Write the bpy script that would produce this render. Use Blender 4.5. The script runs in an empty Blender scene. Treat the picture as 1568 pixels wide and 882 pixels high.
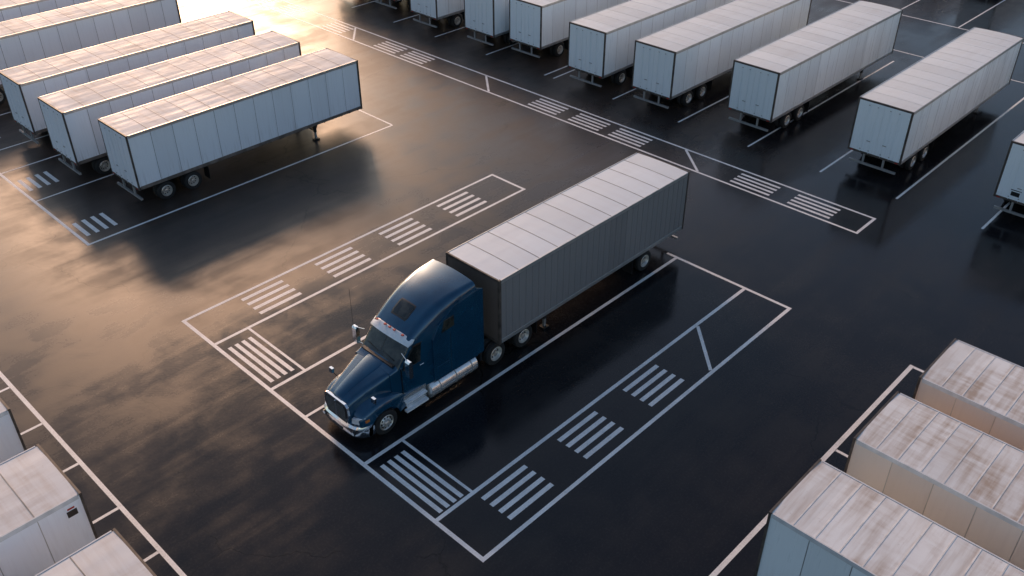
import bpy, bmesh, math, random
from mathutils import Vector
random.seed(7)
scene=bpy.context.scene
R=math.radians

# ---------------------------------------------------------------- materials
def newmat(name):
    m=bpy.data.materials.new(name); m.use_nodes=True
    nt=m.node_tree; b=nt.nodes['Principled BSDF']
    return m,nt,b
def L(nt,a,b): nt.links.new(a,b)
def math_(nt,op,a,b=None,clamp=False):
    n=nt.nodes.new('ShaderNodeMath'); n.operation=op; n.use_clamp=clamp
    for i,v in enumerate((a,b)):
        if v is None: continue
        if isinstance(v,(int,float)): n.inputs[i].default_value=v
        else: L(nt,v,n.inputs[i])
    return n.outputs[0]
def mixc(nt,fac,a,b,blend='MIX'):
    n=nt.nodes.new('ShaderNodeMix'); n.data_type='RGBA'; n.blend_type=blend
    for i,v in ((0,fac),(6,a),(7,b)):
        if isinstance(v,(int,float)): n.inputs[i].default_value=v
        elif isinstance(v,tuple): n.inputs[i].default_value=(*v,1)
        else: L(nt,v,n.inputs[i])
    return n.outputs[2]
def noise(nt,vec,scale,detail=4,rough=.55,dist=0):
    n=nt.nodes.new('ShaderNodeTexNoise'); n.inputs['Scale'].default_value=scale
    n.inputs['Detail'].default_value=detail; n.inputs['Roughness'].default_value=rough
    n.inputs['Distortion'].default_value=dist
    if vec is not None: L(nt,vec,n.inputs['Vector'])
    return n.outputs[0]
def ramp(nt,f,a,b,lo=0.,hi=1.,smooth=False):
    n=nt.nodes.new('ShaderNodeMapRange'); n.inputs[1].default_value=a;n.inputs[2].default_value=b
    n.inputs[3].default_value=lo;n.inputs[4].default_value=hi
    if smooth: n.interpolation_type='SMOOTHSTEP'
    L(nt,f,n.inputs[0]); return n.outputs[0]
def objvec(nt,scale=(1,1,1),rnd=True):
    tc=nt.nodes.new('ShaderNodeTexCoord')
    mp=nt.nodes.new('ShaderNodeMapping'); mp.inputs['Scale'].default_value=scale
    L(nt,tc.outputs['Object'],mp.inputs[0])
    if rnd:
        oi=nt.nodes.new('ShaderNodeObjectInfo')
        mu=math_(nt,'MULTIPLY',oi.outputs['Random'],97.)
        cb=nt.nodes.new('ShaderNodeCombineXYZ')
        for i in range(3): L(nt,mu,cb.inputs[i])
        va=nt.nodes.new('ShaderNodeVectorMath'); va.operation='ADD'
        L(nt,mp.outputs[0],va.inputs[0]);L(nt,cb.outputs[0],va.inputs[1])
        return va.outputs[0],tc
    return mp.outputs[0],tc
def simple(name,col,rough=.5,metal=0.,coat=0.,spec=.5,var=.15):
    m,nt,b=newmat(name)
    v,_=objvec(nt)
    n=noise(nt,v,3.,3)
    dark=tuple(c*(1-var*1.6) for c in col)
    L(nt,mixc(nt,ramp(nt,n,.3,.7),dark,col),b.inputs['Base Color'])
    b.inputs['Roughness'].default_value=rough
    b.inputs['Metallic'].default_value=metal
    b.inputs['Coat Weight'].default_value=coat
    b.inputs['Coat Roughness'].default_value=.05
    b.inputs['Specular IOR Level'].default_value=spec
    return m

def side_mat(name,col,panel=1.2,dirt=.35,rough=.42,metal=0.,dirtcol=(.22,.16,.11)):
    m,nt,b=newmat(name)
    v,tc=objvec(nt)
    sep=nt.nodes.new('ShaderNodeSeparateXYZ');L(nt,tc.outputs['Object'],sep.inputs[0])
    oi=nt.nodes.new('ShaderNodeObjectInfo')
    fl=math_(nt,'FLOOR',math_(nt,'DIVIDE',sep.outputs[0],panel))
    wn=nt.nodes.new('ShaderNodeTexWhiteNoise');wn.noise_dimensions='2D'
    cb=nt.nodes.new('ShaderNodeCombineXYZ');L(nt,fl,cb.inputs[0]);L(nt,oi.outputs['Random'],cb.inputs[1]);L(nt,cb.outputs[0],wn.inputs['Vector'])
    c0=mixc(nt,wn.outputs[0],tuple(c*.88 for c in col),col)
    sv,_=objvec(nt,(5.,5.,.35))
    st=noise(nt,sv,1.6,4,.6)
    st2=ramp(nt,st,.5,.78,0,dirt)
    low=ramp(nt,sep.outputs[2],1.1,2.1,1.,.2)
    c1=mixc(nt,math_(nt,'MULTIPLY',st2,low,True),c0,dirtcol)
    sc,_=objvec(nt,(.6,.6,6.))
    s3=ramp(nt,noise(nt,sc,2.2,4,.7),.66,.74,0,.25)
    c3=mixc(nt,s3,c1,tuple(c*.6 for c in col))
    L(nt,c3,b.inputs['Base Color'])
    L(nt,ramp(nt,st,.3,.7,rough-.08,rough+.15),b.inputs['Roughness'])
    b.inputs['Metallic'].default_value=metal
    bp=nt.nodes.new('ShaderNodeBump');bp.inputs['Strength'].default_value=.12;bp.inputs['Distance'].default_value=.03
    L(nt,noise(nt,v,1.3,1),bp.inputs['Height']);L(nt,bp.outputs[0],b.inputs['Normal'])
    return m

def roof_mat(name,col,stain,amount=.5,panel=1.2,rough=.6):
    m,nt,b=newmat(name)
    v,tc=objvec(nt)
    oi=nt.nodes.new('ShaderNodeObjectInfo')
    sep=nt.nodes.new('ShaderNodeSeparateXYZ');L(nt,tc.outputs['Object'],sep.inputs[0])
    fl=math_(nt,'FLOOR',math_(nt,'DIVIDE',sep.outputs[0],panel))
    wn=nt.nodes.new('ShaderNodeTexWhiteNoise');wn.noise_dimensions='2D'
    cb=nt.nodes.new('ShaderNodeCombineXYZ');L(nt,fl,cb.inputs[0]);L(nt,oi.outputs['Random'],cb.inputs[1]);L(nt,cb.outputs[0],wn.inputs['Vector'])
    c0=mixc(nt,wn.outputs[0],tuple(c*.87 for c in col),col)
    n1=noise(nt,v,.55,4,.62,.4)
    sv,_=objvec(nt,(.5,3.5,1.))
    n2=noise(nt,sv,.9,4,.65)
    tv,_=objvec(nt,(4.0,.35,1.))
    n3=noise(nt,tv,.8,4,.6)
    f=math_(nt,'MULTIPLY',ramp(nt,n1,.42,.68),ramp(nt,n2,.35,.65),True)
    f=math_(nt,'ADD',math_(nt,'MULTIPLY',f,.8),math_(nt,'MULTIPLY',ramp(nt,n3,.45,.68),.6),True)
    f=math_(nt,'MULTIPLY',f,amount,True)
    c1=mixc(nt,f,c0,stain)
    sp=ramp(nt,noise(nt,v,9.,4,.7),.62,.75,0,.25*min(1,amount*1.5))
    c2=mixc(nt,sp,c1,tuple(c*.6 for c in stain))
    L(nt,c2,b.inputs['Base Color'])
    L(nt,ramp(nt,n2,.3,.7,rough-.1,rough+.2),b.inputs['Roughness'])
    b.inputs['Specular IOR Level'].default_value=.35
    bp=nt.nodes.new('ShaderNodeBump');bp.inputs['Strength'].default_value=.12;bp.inputs['Distance'].default_value=.03
    L(nt,noise(nt,v,1.1,2),bp.inputs['Height']);L(nt,bp.outputs[0],b.inputs['Normal'])
    return m

M={}
M['sideA']=side_mat('trailer_side_white',(.85,.88,.92),1.19,.5)
M['sideR']=side_mat('trailer_side_smooth_white',(.85,.91,.93),1.22,.3,.3)
M['sideG']=side_mat('trailer_side_grey',(.29,.285,.285),1.1,.35,.4,.3,(.12,.11,.10))
M['sideB']=side_mat('trailer_side_beige',(.78,.68,.59),1.22,.3)
M['frontG']=side_mat('trailer_bulkhead_brown',(.13,.105,.09),.4,.5,.5)
M['roofA']=roof_mat('trailer_roof_weathered',(.82,.81,.79),(.50,.38,.28),.5)
M['roofR']=roof_mat('trailer_roof_pale',(.82,.86,.86),(.55,.52,.47),.25)
M['roofM']=roof_mat('trailer_roof_main',(.80,.85,.87),(.64,.63,.62),.3,1.1)
M['roofB']=roof_mat('trailer_roof_rusty',(.80,.82,.82),(.36,.27,.20),.85,1.0)
M['alu']=simple('aluminium_trim',(.55,.55,.54),.4,.7)
M['trim']=simple('trailer_trim_dark',(.12,.10,.085),.55,.2,var=.4)
M['rail']=simple('trailer_bottom_rail',(.26,.22,.19),.5,.4,var=.35)
M['white']=simple('trailer_trim_white',(.70,.71,.72),.45)
M['chassis']=simple('chassis_black',(.018,.018,.018),.5)
M['galv']=simple('galvanised_steel',(.42,.42,.41),.5,.5)
M['rubber']=simple('tyre_rubber',(.016,.016,.016),.75)
M['rim']=simple('wheel_aluminium',(.70,.66,.60),.35,.7)
M['hole']=simple('wheel_recess',(.03,.028,.026),.6)
M['chrome']=simple('chrome',(.90,.90,.90),.13,1.,var=.05)
M['black']=simple('black_plastic',(.015,.015,.016),.4)
M['red']=simple('red_lamp_lens',(.45,.03,.02),.25)
M['amber']=simple('amber_lamp_lens',(.7,.2,.03),.2)
M['lamp']=simple('headlamp_lens',(.85,.86,.88),.12,.1)
M['seam']=simple('roof_seam_sealant',(.40,.37,.33),.6,var=.3)
M['seamL']=simple('roof_seam_light',(.82,.81,.78),.55,var=.2)
M['visor']=simple('sun_visor_white',(.82,.84,.86),.25)
M['tank']=simple('fuel_tank_aluminium',(.88,.88,.87),.24,.75)
m,nt,b=newmat('blue_paint')
v,_=objvec(nt)
L(nt,mixc(nt,ramp(nt,noise(nt,v,1.5,3),.35,.7),(.002,.050,.105),(.003,.070,.14)),b.inputs['Base Color'])
b.inputs['Metallic'].default_value=.3
b.inputs['Roughness'].default_value=.27
b.inputs['Coat Weight'].default_value=.9;b.inputs['Coat Roughness'].default_value=.05
M['blue']=m
m,nt,b=newmat('dark_glass')
v,_=objvec(nt)
L(nt,mixc(nt,ramp(nt,noise(nt,v,2.5,3),.4,.65),(.008,.011,.011),(.05,.05,.04)),b.inputs['Base Color'])
b.inputs['Roughness'].default_value=.05;b.inputs['Specular IOR Level'].default_value=.6
M['glass']=m

# ---------------------------------------------------------------- mesh builder
class MB:
    def __init__(s): s.v=[];s.f=[];s.m=[];s.mats=[]
    def mi(s,k):
        if k not in s.mats: s.mats.append(k)
        return s.mats.index(k)
    def add(s,vs,fs,k):
        o=len(s.v); s.v+=[tuple(p) for p in vs]
        ks=k if isinstance(k,list) else [k]*len(fs)
        for f,kk in zip(fs,ks): s.f.append([i+o for i in f]); s.m.append(s.mi(kk))
    def box(s,x0,x1,y0,y1,z0,z1,k):
        vs=[(x0,y0,z0),(x1,y0,z0),(x1,y1,z0),(x0,y1,z0),(x0,y0,z1),(x1,y0,z1),(x1,y1,z1),(x0,y1,z1)]
        s.add(vs,[(0,3,2,1),(4,5,6,7),(0,1,5,4),(1,2,6,5),(2,3,7,6),(3,0,4,7)],k)
    def prism(s,pts,axis,a0,a1,k):
        n=len(pts);vs=[]
        for a in (a0,a1):
            for p,q in pts:
                vs.append({'x':(a,p,q),'y':(p,a,q),'z':(p,q,a)}[axis])
        fs=[tuple(range(n))[::-1],tuple(range(n,2*n))]+[(i,(i+1)%n,(i+1)%n+n,i+n) for i in range(n)]
        s.add(vs,fs,k)
    def tube(s,p0,p1,r,k,n=10,r2=None):
        p0=Vector(p0);p1=Vector(p1);d=(p1-p0).normalized()
        a=d.orthogonal().normalized();bb=d.cross(a)
        r2=r if r2 is None else r2
        vs=[]
        for p,rr in((p0,r),(p1,r2)):
            for i in range(n):
                t=2*math.pi*i/n; vs.append(p+a*math.cos(t)*rr+bb*math.sin(t)*rr)
        s.add(vs,[tuple(range(n))[::-1],tuple(range(n,2*n))]+[(i,(i+1)%n,(i+1)%n+n,i+n) for i in range(n)],k)
    def lathe(s,c,prof,ks,n=28):
        vs=[];m=len(prof)
        for y,r in prof:
            for i in range(n):
                t=2*math.pi*i/n; vs.append((c[0]+r*math.cos(t),c[1]+y,c[2]+r*math.sin(t)))
        fs=[];kk=[]
        for j in range(m-1):
            for i in range(n):
                fs.append((j*n+i,j*n+(i+1)%n,(j+1)*n+(i+1)%n,(j+1)*n+i));kk.append(ks[j])
        s.add(vs,fs,kk)
    def loft(s,secs,k,caps=True,kf=None,closed=True):
        n=len(secs[0]);vs=[p for q in secs for p in q];fs=[];kk=[]
        for j in range(len(secs)-1):
            for i in range(n if closed else n-1):
                fs.append((j*n+i,j*n+(i+1)%n,(j+1)*n+(i+1)%n,(j+1)*n+i));kk.append(kf(j,i) if kf else k)
        if caps:
            fs.append(tuple(range(n))[::-1]);kk.append(k)
            fs.append(tuple(range((len(secs)-1)*n,len(secs)*n)));kk.append(k)
        s.add(vs,fs,kk)
    def mesh(s,name,smooth=None):
        me=bpy.data.meshes.new(name);me.from_pydata(s.v,[],s.f)
        for k in s.mats: me.materials.append(M[k])
        me.polygons.foreach_set('material_index',s.m)
        bm=bmesh.new();bm.from_mesh(me);bmesh.ops.recalc_face_normals(bm,faces=bm.faces);bm.to_mesh(me);bm.free()
        if smooth:
            me.polygons.foreach_set('use_smooth',[True]*len(me.polygons))
            me.set_sharp_from_angle(angle=R(smooth))
        me.update();return me
    def obj(s,name,parent=None,smooth=None,bevel=0):
        o=bpy.data.objects.new(name,s.mesh(name,smooth));scene.collection.objects.link(o)
        if parent: o.parent=parent
        if bevel:
            bv=o.modifiers.new('bevel','BEVEL');bv.width=bevel;bv.segments=2;bv.limit_method='ANGLE';bv.angle_limit=R(40)
        return o
def empty(name,loc,rz=0):
    e=bpy.data.objects.new(name,None);e.location=loc;e.rotation_euler=(0,0,rz);e.empty_display_size=.3
    scene.collection.objects.link(e);return e

# ---------------------------------------------------------------- wheels
def wheel(mb,x,y,side,r=.5,w=.27,style='steer'):
    z=r; h=w/2; q=side
    def Y(a): return a*q
    prof=[(-h*.9,r*.55),(-h,r*.8),(-h*.86,r*.95),(-h*.55,r*.995),(-h*.2,r),(-h*.18,r*.975),(-h*.1,r*.975),(-h*.08,r),(h*.08,r),(h*.1,r*.975),(h*.18,r*.975),(h*.2,r),(h*.55,r*.995),(h*.86,r*.95),(h,r*.8),(h*.9,r*.6)]
    mb.lathe((x,y,z),[(Y(a),b) for a,b in prof],['rubber']*(len(prof)-1))
    if style=='steer':
        rp=[(h*.9,r*.6),(h*.98,r*.57),(h*.7,r*.52),(h*.55,r*.47),(h*.95,r*.36),(h*.98,r*.24),(h*.85,r*.23),(h*1.35,r*.17),(h*1.45,r*.12),(h*1.45,.001)]
    else:
        rp=[(h*.9,r*.6),(h*.98,r*.57),(h*.45,r*.52),(-h*.1,r*.46),(-h*.35,r*.38),(-h*.3,r*.24),(h*.1,r*.22),(h*.75,r*.2),(h*.85,r*.14),(h*.85,.001)]
    mb.lathe((x,y,z),[(Y(a),b) for a,b in rp],['rim']*(len(rp)-1))
    yh=(h*.8 if style=='steer' else -h*.22)
    for i in range(10):
        t=2*math.pi*i/10
        rr=r*.42;cx=x+rr*math.cos(t);cz=z+rr*math.sin(t)
        mb.tube((cx,y+Y(yh-.02),cz),(cx,y+Y(yh+.015),cz),r*.065,'hole',8)
        rr=r*.30;t+=.31;cx=x+rr*math.cos(t);cz=z+rr*math.sin(t)
        yl=h*.96 if style=='steer' else -h*.33
        mb.tube((cx,y+Y(yl-.01),cz),(cx,y+Y(yl+.04),cz),r*.03,'chrome',6)
def duals(mb,x,W,r=.5):
    for sd in(-1,1):
        yo=sd*(W/2-.16); wheel(mb,x,yo,sd,r,.26,'dual')
        yi=sd*(W/2-.48); h=.13
        prof=[(-h,r*.4),(-h,r*.85),(-h*.8,r*.97),(0,r),(h*.8,r*.97),(h,r*.85),(h,r*.4)]
        mb.lathe((x,yi,r),prof,['rubber']*6)
    mb.tube((x,-W/2+.3,r),(x,W/2-.3,r),.09,'chassis')

# ---------------------------------------------------------------- trailer
def trailer(x,y,Ln,W=2.8,rz=0,side='sideA',roof='roofA',trim='trim',front=None,style='post',axles=(1.4,2.9),legs=True,panel=1.19,rails='rail',name='semi_trailer',topk='alu',zt=4.0,zb=1.1,rp=None,seam='seam',sw=.03,decal=0):
    """local: doors at x=0, nose at x=Ln"""
    e=empty(name,(x,y,0),rz);h=W/2
    b=MB()
    b.box(.0,Ln,-h,h,zb+.12,zt-.06,side)
    if front: b.box(Ln,Ln+.012,-h+.03,h-.03,zb+.1,zt-.05,front)
    n=max(1,round(Ln/panel));p=Ln/n
    for sd in(-1,1):
        y0,y1=sorted((sd*h,sd*(h+.014)))
        if style=='post':
            for i in range(1,n):
                b.box(i*p-.035,i*p+.035,y0,y1,zb+.16,zt-.14,side)
                yy0,yy1=sorted((sd*(h+.0005),sd*(h+.004)))
                b.box(i*p+.04,i*p+.058,yy0,yy1,zb+.16,zt-.14,trim)
        elif style=='ribs':
            k=n*3
            for i in range(1,k):
                xx=i*Ln/k
                ww=.02 if i%3 else .035
                b.box(xx-ww/2,xx+ww/2,y0,y1,zb+.16,zt-.14,side)
        else:
            for i in range(1,n):
                yy0,yy1=sorted((sd*h,sd*(h+.003)))
                b.box(i*p-.012,i*p+.012,yy0,yy1,zb+.16,zt-.14,'alu')
        yy0,yy1=sorted((sd*(h-.02),sd*(h+.025)))
        b.box(.09,Ln-.09,yy0,yy1,zb-.02,zb+.15,rails)
        b.box(.09,Ln-.09,yy0,yy1,zt-.14,zt+.015,topk)
        for xx in (0,Ln-.09):
            b.box(xx-.02 if xx==0 else xx,xx+.05 if xx==0 else xx+.11,*sorted((sd*(h-.07),sd*(h+.03))),zb-.04,zt+.02,trim)
        if decal:
            y0,y1=sorted((sd*(h+.002),sd*(h+.008)))
            b.box(.22,.50,y0,y1,zt-.62,zt-.40,'black');b.box(.26,.46,y0,y1,zt-.36,zt-.30,'red')
    b.box(-.02,.05,-h+.07,h-.07,zt-.07,zt+.02,trim)
    b.box(-.02,.07,-h+.07,h-.07,zb-.04,zb+.07,trim)
    b.box(Ln-.05,Ln+.02,-h+.09,h-.09,zt-.1,zt+.02,trim)
    b.box(Ln-.05,Ln+.02,-h+.09,h-.09,zb-.04,zb+.1,trim)
    b.obj('body',e,bevel=.006)
    d=MB()
    for sd in(-1,1):
        y0,y1=sorted((sd*.006,sd*(h-.075)))
        d.box(-.022,-.001,y0,y1,zb+.08,zt-.075,side)
        for fr in(.25,.6):
            yy=sd*(h-.1)*fr
            d.tube((-.04,yy,zb+.05),(-.04,yy,zt-.12),.011,side,8)
            for zz in(zb+.2,zt-.25): d.box(-.05,-.022,yy-.03,yy+.03,zz-.02,zz+.02,'galv')
            if fr<.5: d.box(-.07,-.045,*sorted((yy,yy+.2*sd)),zb+.72,zb+.755,'galv')
        for zz in(zb+.3,zb+1.0,zb+1.7,zb+2.5):
            d.box(-.034,-.022,*sorted((sd*(h-.2),sd*(h-.08))),zz-.025,zz+.025,side)
        d.box(-.035,-.021,*sorted((sd*(h-.28),sd*(h-.12))),zb-.02,zb+.03,'red')
    if decal:
        d.box(-.03,-.021,.35,.75,zb+.28,zb+.5,'black');d.box(-.03,-.021,.3,.8,zb+.56,zb+.6,'black')
        for q in(-.9,-.6,-.3): d.box(-.03,-.021,q,q+.16,zb+.12,zb+.16,'red')
    d.obj('rear_doors',e)
    r=MB()
    secs=[]
    for xx in(0.05,Ln-.04):
        secs.append([(xx,-h+.03,zt-.08),(xx,-h+.03,zt),(xx,-h*.5,zt+.02),(xx,0,zt+.028),(xx,h*.5,zt+.02),(xx,h-.03,zt),(xx,h-.03,zt-.08)])
    r.loft(secs,roof)
    nr=round(Ln/(rp or panel));pr=Ln/nr
    for i in range(1,nr):
        xx=i*pr+random.uniform(-.02,.02)
        ss=[[(xx-sw/2+dx,-h+.03,zt+.0),(xx-sw/2+dx,-h+.03,zt+.008),(xx-sw/2+dx,-h*.5,zt+.028),(xx-sw/2+dx,0,zt+.036),(xx-sw/2+dx,h*.5,zt+.028),(xx-sw/2+dx,h-.03,zt+.008),(xx-sw/2+dx,h-.03,zt+.0)] for dx in(0,sw)]
        r.loft(ss,seam)
    r.obj('roof',e)
    u=MB()
    for sd in(-1,1):
        u.box(.3,Ln-.3,*sorted((sd*.42,sd*.54)),zb-.22,zb+.12,'chassis')
    k=0.5
    while k<Ln-.3:
        u.box(k,k+.08,-h+.05,h-.05,zb-.08,zb+.1,'chassis');k+=.6
    a0,a1=min(axles),max(axles)
    for sd in(-1,1):
        u.box(a0-.9,a1+.9,*sorted((sd*.56,sd*.68)),zb-.32,zb-.1,'chassis')
        u.box(a1+.93,a1+.95,*sorted((sd*(h-.05),sd*(h-.6))),.25,.95,'black')
        u.box(.05,.13,*sorted((sd*.5,sd*.6)),.5,zb,'galv')
    u.box(.02,.12,-h+.15,h-.15,.44,.55,'galv')
    for a in axles: u.box(a-.12,a+.12,-.6,.6,.5,.85,'chassis')
    u.obj('underframe',e)
    w=MB()
    for a in axles: duals(w,a,W-.06)
    w.obj('wheels',e,smooth=35)
    if legs:
        g=MB();lx=Ln-3.1
        for sd in(-1,1):
            yy=sd*.95
            g.box(lx-.07,lx+.07,yy-.07,yy+.07,.45,zb,'chassis')
            g.box(lx-.05,lx+.05,yy-.05,yy+.05,.06,.5,'galv')
            g.box(lx-.16,lx+.16,yy-.14,yy+.14,.0,.06,'chassis')
            g.tube((lx,yy,.55),(lx+.75,yy*.6,zb),.035,'chassis')
            g.tube((lx,yy,.5),(lx-.7,yy*.6,zb),.03,'chassis')
        g.tube((lx,-.95,.6),(lx,.95,.98),.03,'chassis');g.tube((lx,.95,.6),(lx,-.95,.98),.03,'chassis')
        g.box(lx-.04,lx+.04,-.95,.95,.5,.57,'chassis')
        g.obj('landing_gear',e)
    return e

kw=dict(side='sideA',roof='roofA',style='post')
trailer(16.4,42.85,14.0,W=2.85,**kw)
trailer(15.5,47.75,14.4,W=2.85,**kw)
trailer(15.55,53.05,14.6,W=2.75,**kw)
trailer(15.3,61.4,14.2,W=2.75,**kw)
trailer(15.3,67.0,14.2,W=2.75,**kw)
kw=dict(side='sideR',roof='roofR',style='smooth',rails='alu',seam='seamL',sw=.02)
for (x,yc,ln) in [(45.3,9.15,15.2),(45.25,16.85,15.3),(45.3,24.5,15.4),(44.0,30.55,16),(43.8,35.6,15.8),(44.9,41.9,15.2),(44.4,45.85,15.4),(44.2,51.5,15.4),(45,57.0,15.4),(45,62,15.4)]:
    trailer(x,yc,ln,W=2.9,axles=(2.1,3.6),decal=(yc==9.15),**kw)
for yc in (14,19,25.5,30.5,36,45):
    trailer(83.5,yc,15,W=2.8,**kw)
kw=dict(roof='roofB',style='smooth',panel=1.2,rails='alu',topk='white',rp=.66,seam='seamL',sw=.035,rz=R(-90))
trailer(18.45,6.8,14.5,W=2.7,side='sideR',**kw)
trailer(22.75,6.5,14.5,W=2.85,side='sideB',**kw)
trailer(26.75,6.3,14.5,W=2.75,side='sideB',**kw)
kw=dict(side='sideA',roof='roofA',style='smooth',rz=math.pi,topk='white')
trailer(4.55,22.2,13.5,W=2.7,decal=1,**kw)
trailer(4.6,17.6,13.5,W=2.7,**kw)
trailer(4.6,27.1,13.5,W=2.7,**kw)
trailer(32.05,21.25,12.1,W=2.85,rz=math.pi,side='sideG',roof='roofM',front='frontG',style='ribs',panel=1.1,axles=(2.7,),rails='alu',legs=True,name='grey_semi_trailer',topk='alu')

# ---------------------------------------------------------------- tractor unit
def sec(s,hw,zb,zt,r,crown=.04,lean=.03,ns=5,na=6,ntop=8):
    out=[]
    ht=hw-lean
    for i in range(ns):
        t=i/ns; out.append((s,-(hw+(ht-hw)*t),zb+(zt-r-zb)*t))
    for i in range(na+1):
        a=math.pi/2*i/na; out.append((s,-(ht-r)-r*math.cos(a),(zt-r)+r*math.sin(a)))
    for i in range(1,ntop):
        t=i/ntop; yy=-(ht-r)+2*(ht-r)*t; out.append((s,yy,zt+crown*(1-(2*t-1)**2)))
    for i in range(na+1):
        a=math.pi/2*(1-i/na); out.append((s,(ht-r)+r*math.cos(a),(zt-r)+r*math.sin(a)))
    for i in range(ns-1,-1,-1):
        t=i/ns; out.append((s,(hw+(ht-hw)*t),zb+(zt-r-zb)*t))
    return out
def cr(st,k):
    out=[]
    n=len(st)
    for i in range(n-1):
        p0=st[max(i-1,0)];p1=st[i];p2=st[i+1];p3=st[min(i+2,n-1)]
        for j in range(k):
            t=j/k
            out.append(tuple(.5*((2*b)+(-a+c)*t+(2*a-5*b+4*c-d)*t*t+(-a+3*b-3*c+d)*t**3) for a,b,c,d in zip(p0,p1,p2,p3)))
    out.append(st[-1]);return out

T=empty('semi_truck',(13.2,21.25,0))
c=MB()
A=[(1.75,1.0,2.28,.10),(2.02,1.03,2.36,.12)]
B=[(2.08,1.05,2.42,.16),(2.66,1.05,3.20,.24)]
C=cr([(2.70,1.06,3.27,.26),(3.05,1.10,3.56,.34),(3.5,1.15,3.85,.38),(4.0,1.19,4.08,.38),(4.5,1.22,4.22,.34),(5.0,1.24,4.30,.28),(5.75,1.24,4.34,.22)],4)
Bs=[tuple(a+(b_-a)*t for a,b_ in zip(B[0],B[1])) for t in (0,.25,.5,.75,1)]
st=A+Bs+C
secs=[sec(s,hw,1.0,zt,r,.07) for s,hw,zt,r in st]
lo=len(A);hi=lo+len(Bs)-1
def kf(j,i):
    if lo<=j<hi and 6<=i<=21: return 'glass'
    return 'blue'
c.loft(secs,'blue',kf=kf)
c.obj('cab_and_sleeper',T,smooth=32)
c=MB()
secs=[]
for i in range(17):
    w=-1.04+2.08*i/16
    s0=2.66+.14*(abs(w)/1.02)**3; zz=3.31-.12*(abs(w)/1.02)**4
    secs.append([(s0-.22,w,zz-.13),(s0-.19,w,zz-.095),(s0+.04,w,zz+.06),(s0+.12,w,zz+.05),(s0+.04,w,zz-.07)])
c.loft(secs,'visor')
for w in(-.7,-.25,0,.25,.7):
    c.box(2.62,2.70,w-.045,w+.045,3.37,3.41,'red')
c.obj('sun_visor',T,smooth=40)
c=MB()
c.prism([(2.06,2.46),(2.64,3.26),(2.655,3.25),(2.08,2.44)],'y',-.014,.014,'black')
for w0,w1 in((-.75,-.1),(.1,.75)):
    c.tube((2.13,w0,2.57),(2.19,w1,2.63),.012,'black',6)
c.box(1.95,2.08,-.85,.85,2.40,2.455,'black')
c.obj('wipers_and_cowl',T)
c=MB()
def zprof(s):
    for a,b_ in zip(st[:-1],st[1:]):
        if a[0]<=s<=b_[0]:
            t=(s-a[0])/(b_[0]-a[0]); return a[2]+(b_[2]-a[2])*t
sk0,sk1=3.10,3.58
for (d0,hw,up,k) in((.05,.42,.006,'black'),(0,.37,.014,'glass')):
    secs=[]
    for i in range(7):
        s=sk0-d0+(sk1-sk0+2*d0)*i/6
        ww=hw*(.9 if i in(0,6) else 1)
        secs.append([(s,w,zprof(s)+.07*(1-(w/.8)**2)+up) for w in(-ww,-ww/2,0,ww/2,ww)]+[(s,w,zprof(s)-.02) for w in(ww,0,-ww)])
    c.loft(secs,k)
for sd in(-1,1):
    def P(pts,y0,y1,k): c.prism(pts,'y',*sorted((sd*y0,sd*y1)),k)
    P([(2.30,2.25),(3.20,2.25),(3.20,3.0),(2.78,3.0),(2.36,2.46)],1.0,1.085,'glass')
    P([(2.26,2.21),(3.24,2.21),(3.24,2.25),(2.28,2.25)],1.0,1.09,'black')
    P([(3.20,2.25),(3.24,2.25),(3.24,3.04),(3.20,3.04)],1.0,1.09,'black')
    P([(2.76,3.0),(3.20,3.0),(3.20,3.04),(2.76,3.04)],1.0,1.09,'black')
    for a0,a1,z0,z1 in((2.18,2.20,1.0,2.3),(3.30,3.32,1.0,3.1),(2.2,3.3,1.0,1.02)):
        P([(a0,z0),(a1,z0),(a1,z1),(a0,z1)],1.0,1.085,'black')
    c.tube((3.02,sd*1.10,2.05),(3.2,sd*1.10,2.05),.018,'chrome',8)
    P([(4.0,3.0),(4.62,3.05),(4.62,3.5),(4.15,3.48)],1.05,1.238,'glass')
    P([(3.60,.98),(5.75,.98),(5.75,4.0),(4.7,3.88),(3.9,3.4),(3.60,2.9)],1.05,1.218,'blue')
    P([(5.76,1.0),(6.12,1.0),(6.12,3.9),(5.76,4.1)],1.16,1.21,'blue')
    P([(4.42,1.0),(4.44,1.0),(4.44,2.8),(4.42,2.8)],1.05,1.222,'black')
    P([(3.75,1.15),(4.35,1.15),(4.35,1.6),(3.75,1.6)],1.05,1.224,'blue')
c.obj('windows_and_doors',T,bevel=.012)
c=MB()
H_=cr([(0.10,.62,1.60,.2),(0.18,.66,1.73,.22),(0.5,.72,1.88,.24),(0.9,.80,2.03,.24),(1.35,.90,2.17,.22),(1.75,.98,2.28,.18),(2.05,1.03,2.34,.14)],4)
c.loft([sec(s,hw,.7,zt,r,.07,.06) for s,hw,zt,r in H_],'blue')
c.loft([[(s,-w_*1.15,zp),(s,-w_,zp+.03),(s,w_,zp+.03),(s,w_*1.15,zp)] for s,w_,zp in [(hh[0],.18+.2*hh[0]/2.,hh[2]+.05) for hh in H_[3:]]],'blue')
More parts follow.
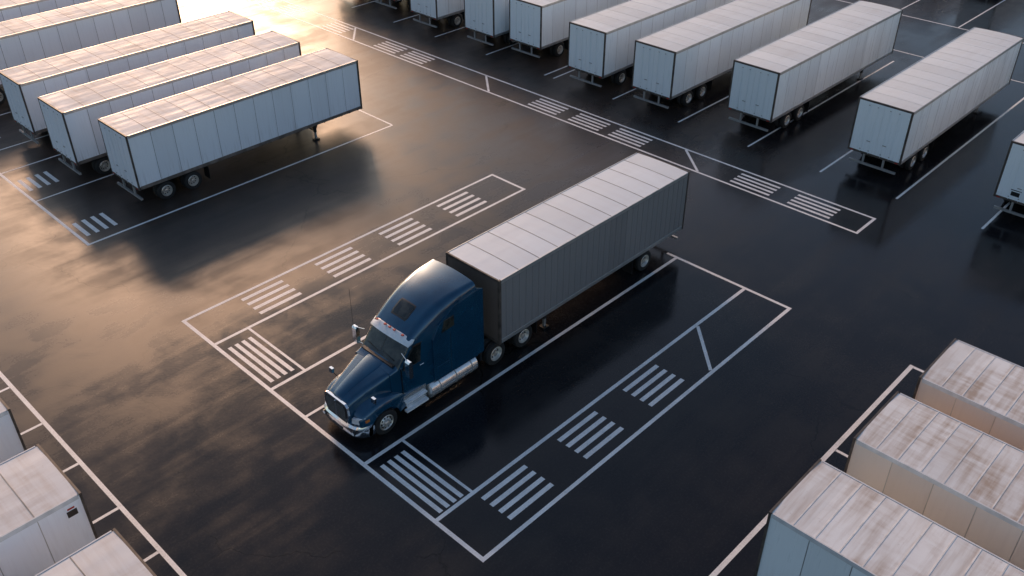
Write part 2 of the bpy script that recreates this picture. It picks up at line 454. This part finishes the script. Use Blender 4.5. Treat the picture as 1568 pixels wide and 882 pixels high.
def fender(sd):
    stt=cr([(0.24,1.02,1.12,.12),(0.38,1.12,1.28,.18),(0.65,1.19,1.44,.22),(1.0,1.22,1.54,.24),(1.3,1.23,1.56,.24),(1.6,1.22,1.52,.22),(1.9,1.18,1.42,.2),(2.15,1.12,1.30,.16),(2.4,1.06,1.15,.14)],4)
    S=[]
    for s,hw,zt,r in stt:
        d=.66**2-(s-1.25)**2
        zb=max(.62,.5+math.sqrt(d)) if d>0 else .6
        zb=min(zb,zt-.08); r=min(r,(zt-zb)*.8)
        pts=[(s,.45,zb),(s,hw,zb),(s,hw,zb+(zt-r-zb)*.5)]
        for i in range(6):
            a=math.pi/2*i/5; pts.append((s,hw-r+r*math.cos(a),zt-r+r*math.sin(a)))
        pts+=[(s,.82,zt+.05),(s,.6,zt+.12),(s,.45,zt+.14)]
        S.append([(p[0],p[1]*sd,p[2]) for p in pts])
    c.loft(S,'blue')
fender(-1);fender(1)
c.obj('hood_and_fenders',T,smooth=40)
c=MB()
secs=[]
nb=24
for i in range(nb+1):
    w=-1.2+2.4*i/nb; q=abs(w)/1.2
    s0=-.02+.10*q**2+.38*q**7
    secs.append([(s0+.14,w,.34),(s0+.03,w,.36),(s0-.0,w,.46),(s0+.02,w,.62),(s0+.01,w,.74),(s0+.08,w,.83),(s0+.22,w,.84)])
c.loft(secs,'chrome')
for sd in(-1,1):
    c.box(.45,.72,*sorted((sd*1.06,sd*1.2)),.36,.76,'chrome')
    c.tube((.075,sd*.83,.55),(.02,sd*.83,.55),.09,'black',14)
    c.tube((.06,sd*.83,.55),(.012,sd*.83,.55),.065,'lamp',14)
c.box(-.03,.03,-.28,.28,.46,.53,'black')
c.obj('bumper',T,smooth=35)
c=MB()
c.prism([(-.54,.86),(.54,.86),(.66,1.25),(.64,1.60),(.52,1.71),(-.52,1.71),(-.64,1.60),(-.66,1.25)],'x',.03,.13,'chrome')
c.prism([(-.47,.92),(.47,.92),(.585,1.26),(.57,1.56),(.48,1.63),(-.48,1.63),(-.57,1.56),(-.585,1.26)],'x',.012,.04,'black')
for i in range(15):
    w=-.50+1.0*i/14
    c.box(-.002,.02,w-.008,w+.008,.97,1.60-.05*(abs(w)>.45),'galv')
c.box(-.006,.03,-.03,.03,.92,1.63,'chrome')
c.obj('grille',T,bevel=.01)
c=MB()
for sd in(-1,1):
    S=[]
    for i in range(7):
        w=.70+.42*i/6;q=i/6
        s0=.12+.26*q**2
        S.append([(s0+.1,w*sd,.90),(s0,w*sd,.92+.02*q),(s0+.03,w*sd,1.12+.08*q),(s0+.2,w*sd,1.16+.1*q)])
    c.loft(S,'lamp')
    c.box(.40,.56,*sorted((sd*1.12,sd*1.185)),1.02,1.12,'amber')
c.obj('headlamps',T,smooth=35,bevel=.01)
c=MB()
for sd in(-1,1):
    c.tube((2.30,sd*1.02,2.95),(2.2,sd*1.42,2.9),.018,'chrome',8)
    c.tube((2.32,sd*1.02,2.2),(2.2,sd*1.42,2.25),.018,'chrome',8)
    c.prism([(2.14,2.22),(2.19,2.17),(2.28,2.17),(2.31,2.22),(2.31,2.84),(2.27,2.9),(2.18,2.9),(2.14,2.84)],'y',*sorted((sd*1.36,sd*1.58)),'chrome')
    c.tube((.95,sd*1.10,1.50),(.8,sd*1.18,1.8),.014,'black',8)
    c.prism([(.74,1.76),(.84,1.76),(.86,1.94),(.76,1.94)],'y',*sorted((sd*1.10,sd*1.28)),'chrome')
c.tube((2.1,1.42,2.9),(2.12,1.43,4.6),.007,'black',6)
c.obj('mirrors_and_antenna',T,bevel=.015)
c=MB()
for sd in(-1,1):
    c.prism([(2.1,1.1),(2.3,.42),(3.2,.42),(3.2,1.1)],'y',*sorted((sd*.8,sd*1.12)),'tank')
    c.box(2.15,3.18,*sorted((sd*1.12,sd*1.27)),.42,.50,'visor')
    c.box(2.2,3.18,*sorted((sd*1.12,sd*1.22)),.76,.82,'visor')
    yc=sd*.95
    prof=[(3.32,.02),(3.32,.3),(3.36,.38),(5.66,.38),(5.70,.3),(5.70,.02)]
    S=[]
    for s,r in prof:
        S.append([(s,yc+r*math.cos(2*math.pi*i/24),.64+r*math.sin(2*math.pi*i/24)) for i in range(24)])
    c.loft(S,'tank')
    for s in(3.75,4.55,5.35):
        S=[[(s+d_,yc+.388*math.cos(2*math.pi*i/24),.64+.388*math.sin(2*math.pi*i/24)) for i in range(24)] for d_ in(0,.05)]
        c.loft(S,'galv')
c.obj('fuel_tanks_and_steps',T,smooth=35)
c=MB()
for sd in(-1,1):
    c.box(.4,9.1,*sorted((sd*.36,sd*.46)),.72,.98,'chassis')
    c.box(9.1,9.13,*sorted((sd*.6,sd*1.2)),.2,.98,'black')
    c.box(5.95,6.05,*sorted((sd*.6,sd*1.15)),.55,.98,'black')
c.box(5.9,7.0,-.5,.5,.99,1.03,'galv')
c.box(7.1,8.0,-.5,.5,.99,1.09,'chassis')
c.box(.5,2.2,-.4,.4,.45,.75,'chassis')
for k in range(3): c.tube((5.7,-.3+.3*k,1.9),(6.78,-.2+.2*k,1.6),.02,'red' if k==0 else 'black',8)
c.tube((1.25,-.9,.5),(1.25,.9,.5),.07,'chassis')
c.obj('chassis',T)
c=MB()
for sd in(-1,1): wheel(c,1.25,sd*1.06,sd,.52,.3,'steer')
for s in(6.73,8.3): duals(c,s,2.6,.52)
c.obj('wheels',T,smooth=35)

# ---------------------------------------------------------------- ground
m,nt,b=newmat('wet_asphalt')
tc=nt.nodes.new('ShaderNodeTexCoord');O=tc.outputs['Object']
sep=nt.nodes.new('ShaderNodeSeparateXYZ');L(nt,O,sep.inputs[0])
big=noise(nt,O,.06,4,.55,.5)
mid=noise(nt,O,.4,4,.6,.3)
fine=noise(nt,O,12.,4,.7)
mp=nt.nodes.new('ShaderNodeMapping');mp.inputs['Scale'].default_value=(.05,1.0,1);mp.inputs['Rotation'].default_value=(0,0,R(-25));L(nt,O,mp.inputs[0])
track=noise(nt,mp.outputs[0],1.,4,.6,.5)
# low-sun glow painted into the base colour: lighter, warmer north, near-black south
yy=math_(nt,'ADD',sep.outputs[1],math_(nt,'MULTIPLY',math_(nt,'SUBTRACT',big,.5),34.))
glow_zone=ramp(nt,yy,17.,37.,0,1,True)
pat=math_(nt,'ADD',math_(nt,'MULTIPLY',mid,.6),math_(nt,'MULTIPLY',track,.4))
patf=ramp(nt,pat,.42,.6)
c0=mixc(nt,glow_zone,(.009,.009,.011),(.055,.039,.031))
c1=mixc(nt,math_(nt,'MULTIPLY',patf,.5),c0,(.022,.020,.019))
c2=mixc(nt,ramp(nt,fine,.5,.75,0,.3),c1,(.05,.047,.044))
dn=nt.nodes.new('ShaderNodeTexNoise');dn.inputs['Scale'].default_value=.5;dn.inputs['Detail'].default_value=4;L(nt,O,dn.inputs['Vector'])
dm=nt.nodes.new('ShaderNodeVectorMath');dm.operation='SCALE';dm.inputs['Scale'].default_value=2.2;L(nt,dn.outputs[1],dm.inputs[0])
dv=nt.nodes.new('ShaderNodeVectorMath');dv.operation='ADD';L(nt,O,dv.inputs[0]);L(nt,dm.outputs[0],dv.inputs[1])
vo=nt.nodes.new('ShaderNodeTexVoronoi');vo.feature='DISTANCE_TO_EDGE';vo.inputs['Scale'].default_value=.085;L(nt,dv.outputs[0],vo.inputs['Vector'])
crack=math_(nt,'MULTIPLY',ramp(nt,vo.outputs['Distance'],.001,.004,.8,0.),ramp(nt,mid,.42,.56))
c2=mixc(nt,crack,c2,(.006,.006,.006))
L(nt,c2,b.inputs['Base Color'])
ro=math_(nt,'ADD',ramp(nt,glow_zone,0,1,.16,.35),math_(nt,'ADD',ramp(nt,patf,0,1,-.06,.08),ramp(nt,fine,.3,.7,-.02,.03)))
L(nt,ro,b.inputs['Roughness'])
L(nt,ramp(nt,glow_zone,0,1,.25,.30),b.inputs['Specular IOR Level'])
bp=nt.nodes.new('ShaderNodeBump');bp.inputs['Strength'].default_value=.15;bp.inputs['Distance'].default_value=.01
L(nt,fine,bp.inputs['Height'])
L(nt,bp.outputs[0],b.inputs['Normal'])
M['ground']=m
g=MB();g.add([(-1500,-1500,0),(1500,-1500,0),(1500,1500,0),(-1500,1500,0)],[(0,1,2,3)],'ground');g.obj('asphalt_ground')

m,nt,b=newmat('road_paint')
tc=nt.nodes.new('ShaderNodeTexCoord');O=tc.outputs['Object']
w1=noise(nt,O,1.3,4,.65);w2=noise(nt,O,14.,4,.75)
f=math_(nt,'ADD',ramp(nt,w1,.4,.8,0,.35),ramp(nt,w2,.52,.78,0,.55),True)
L(nt,mixc(nt,f,(.80,.79,.77),(.24,.235,.23)),b.inputs['Base Color'])
b.inputs['Roughness'].default_value=.45
M['paint']=m
pm=MB()
def line(x0,y0,x1,y1,w=.15,z=.004):
    d=Vector((x1-x0,y1-y0));n=Vector((-d.y,d.x)).normalized()*w/2
    pm.add([(x0-n.x,y0-n.y,z),(x1-n.x,y1-n.y,z),(x1+n.x,y1+n.y,z),(x0+n.x,y0+n.y,z)],[(0,1,2,3)],'paint')
w=.15;hh=w/2
line(12.87,13.6-hh,12.87,31.45+hh)
for yy,x1 in((31.45,31.28),(29.1,31.28),(13.6,31.2)): line(12.87+hh,yy,x1,yy)
line(31.2,29.1+hh,31.2,31.45-hh)
line(12.87+hh,25.1,30.9,25.1);line(12.87+hh,19.45,31.2,19.45);line(12.87+hh,15.8,31.2,15.8)
line(12.87+hh,22.9,16,22.9,.12)
line(31.28,13.6-hh,31.28,20.0)
line(14.48,25.1+hh,14.48,29.1-hh,.11);line(14.58,15.8+hh,14.58,19.45-hh,.11)
for k in range(4):
    line(13.22+.31*k,25.45,13.22+.31*k,28.5,.165)
    line(13.28+.31*k,15.95,13.28+.31*k,18.98,.165)
for x0 in(14.6,18.4,22.15):
    for k in range(4): line(x0,14.17+.4*k,x0+2.1,14.17+.4*k,.18)
line(27.5,15.8-hh-.02,25.45,13.6+hh+.02,.14)
for x0 in(15.4,19.28,23.05,26.82):
    for k in range(4): line(x0,29.62+.46*k,x0+2.1,29.62+.46*k,.2)
line(39.1,14.4,39.1,95,.14);line(41.0,14.4,41.0,95,.14);line(39.1+.07,14.47,41-.07,14.47,.14)
for y0 in(16.1,19.5,27.8,30.9,34.2,46.4,49.3,55.4,61.5,65):
    for k in range(4): line(39.5+.36*k,y0,39.5+.36*k,y0+2.35,.17)
for y0 in(23.7,39.7,53.6,69): line(39.17,y0,40.93,y0+2,.14)
for yy in(5.9,10.25,14.6,18.9,23.4,28.2,33.2,38.2,41.0-2,44.6-.1,49.8,54.5,59.6,64): line(43.7,yy,62.3,yy,.12)
line(72.2,5,72.2,90,.14)
for k in range(14): line(72.3,8+5.0*k,86,8+5.0*k,.12)
line(64.4,5,64.4,90,.12)
line(12.9,40.2-hh,12.9,90);line(12.9+hh,40.2,31.6,40.2,.13);line(31.6,40.2+.065,31.6,43.7,.12)
for yy in(46.2,50.6,53.6,58.5): line(12.98,yy,17.6,yy,.11)
line(31.6,50,31.6,56,.12)
for y0 in(41.0,47.5,55.2):
    for k in range(4): line(13.3+.46*k,y0,13.3+.46*k,y0+1.65,.2)
line(6.15,14,6.15,50,.15)
for yy in(21.1,23.7,26.6,29.5,32.4,18.3,15.6): line(4.9,yy,6.07,yy,.12)
line(14,8.15,31.2,8.15,.17);line(31.12,7.2,31.12,8.06,.14)
for xx in(20.4,24.8): line(xx,5,xx,8.05,.12)
pm.obj('parking_lot_markings')

# ---------------------------------------------------------------- light
az=R(66);el=R(20)
sv=Vector((math.cos(el)*math.cos(az),math.cos(el)*math.sin(az),math.sin(el)))
sun=bpy.data.lights.new('sun','SUN');sun.energy=3.0;sun.angle=R(18);sun.color=(1.0,.58,.34)
so=bpy.data.objects.new('sun',sun);so.rotation_euler=sv.to_track_quat('Z','Y').to_euler();so.location=sv*100;scene.collection.objects.link(so)
W=bpy.data.worlds.new('World');scene.world=W;W.use_nodes=True
nt=W.node_tree;bg=nt.nodes['Background']
sky=nt.nodes.new('ShaderNodeTexSky');sky.sky_type='NISHITA';sky.sun_disc=False
sky.sun_elevation=el;sky.sun_rotation=math.pi/2-az
sky.air_density=1.0;sky.dust_density=1.4;sky.ozone_density=1.5
nt.links.new(sky.outputs[0],bg.inputs[0]);bg.inputs[1].default_value=.15

cam=bpy.data.cameras.new('camera');cam.lens=32.396;cam.sensor_width=36;cam.clip_end=5000;cam.clip_start=.1
co=bpy.data.objects.new('camera',cam);co.location=(0,0,23);co.rotation_euler=(R(90-34.45),0,R(43.85-90))
scene.collection.objects.link(co);scene.camera=co
scene.view_settings.view_transform='Standard';scene.view_settings.look='None';scene.view_settings.exposure=0
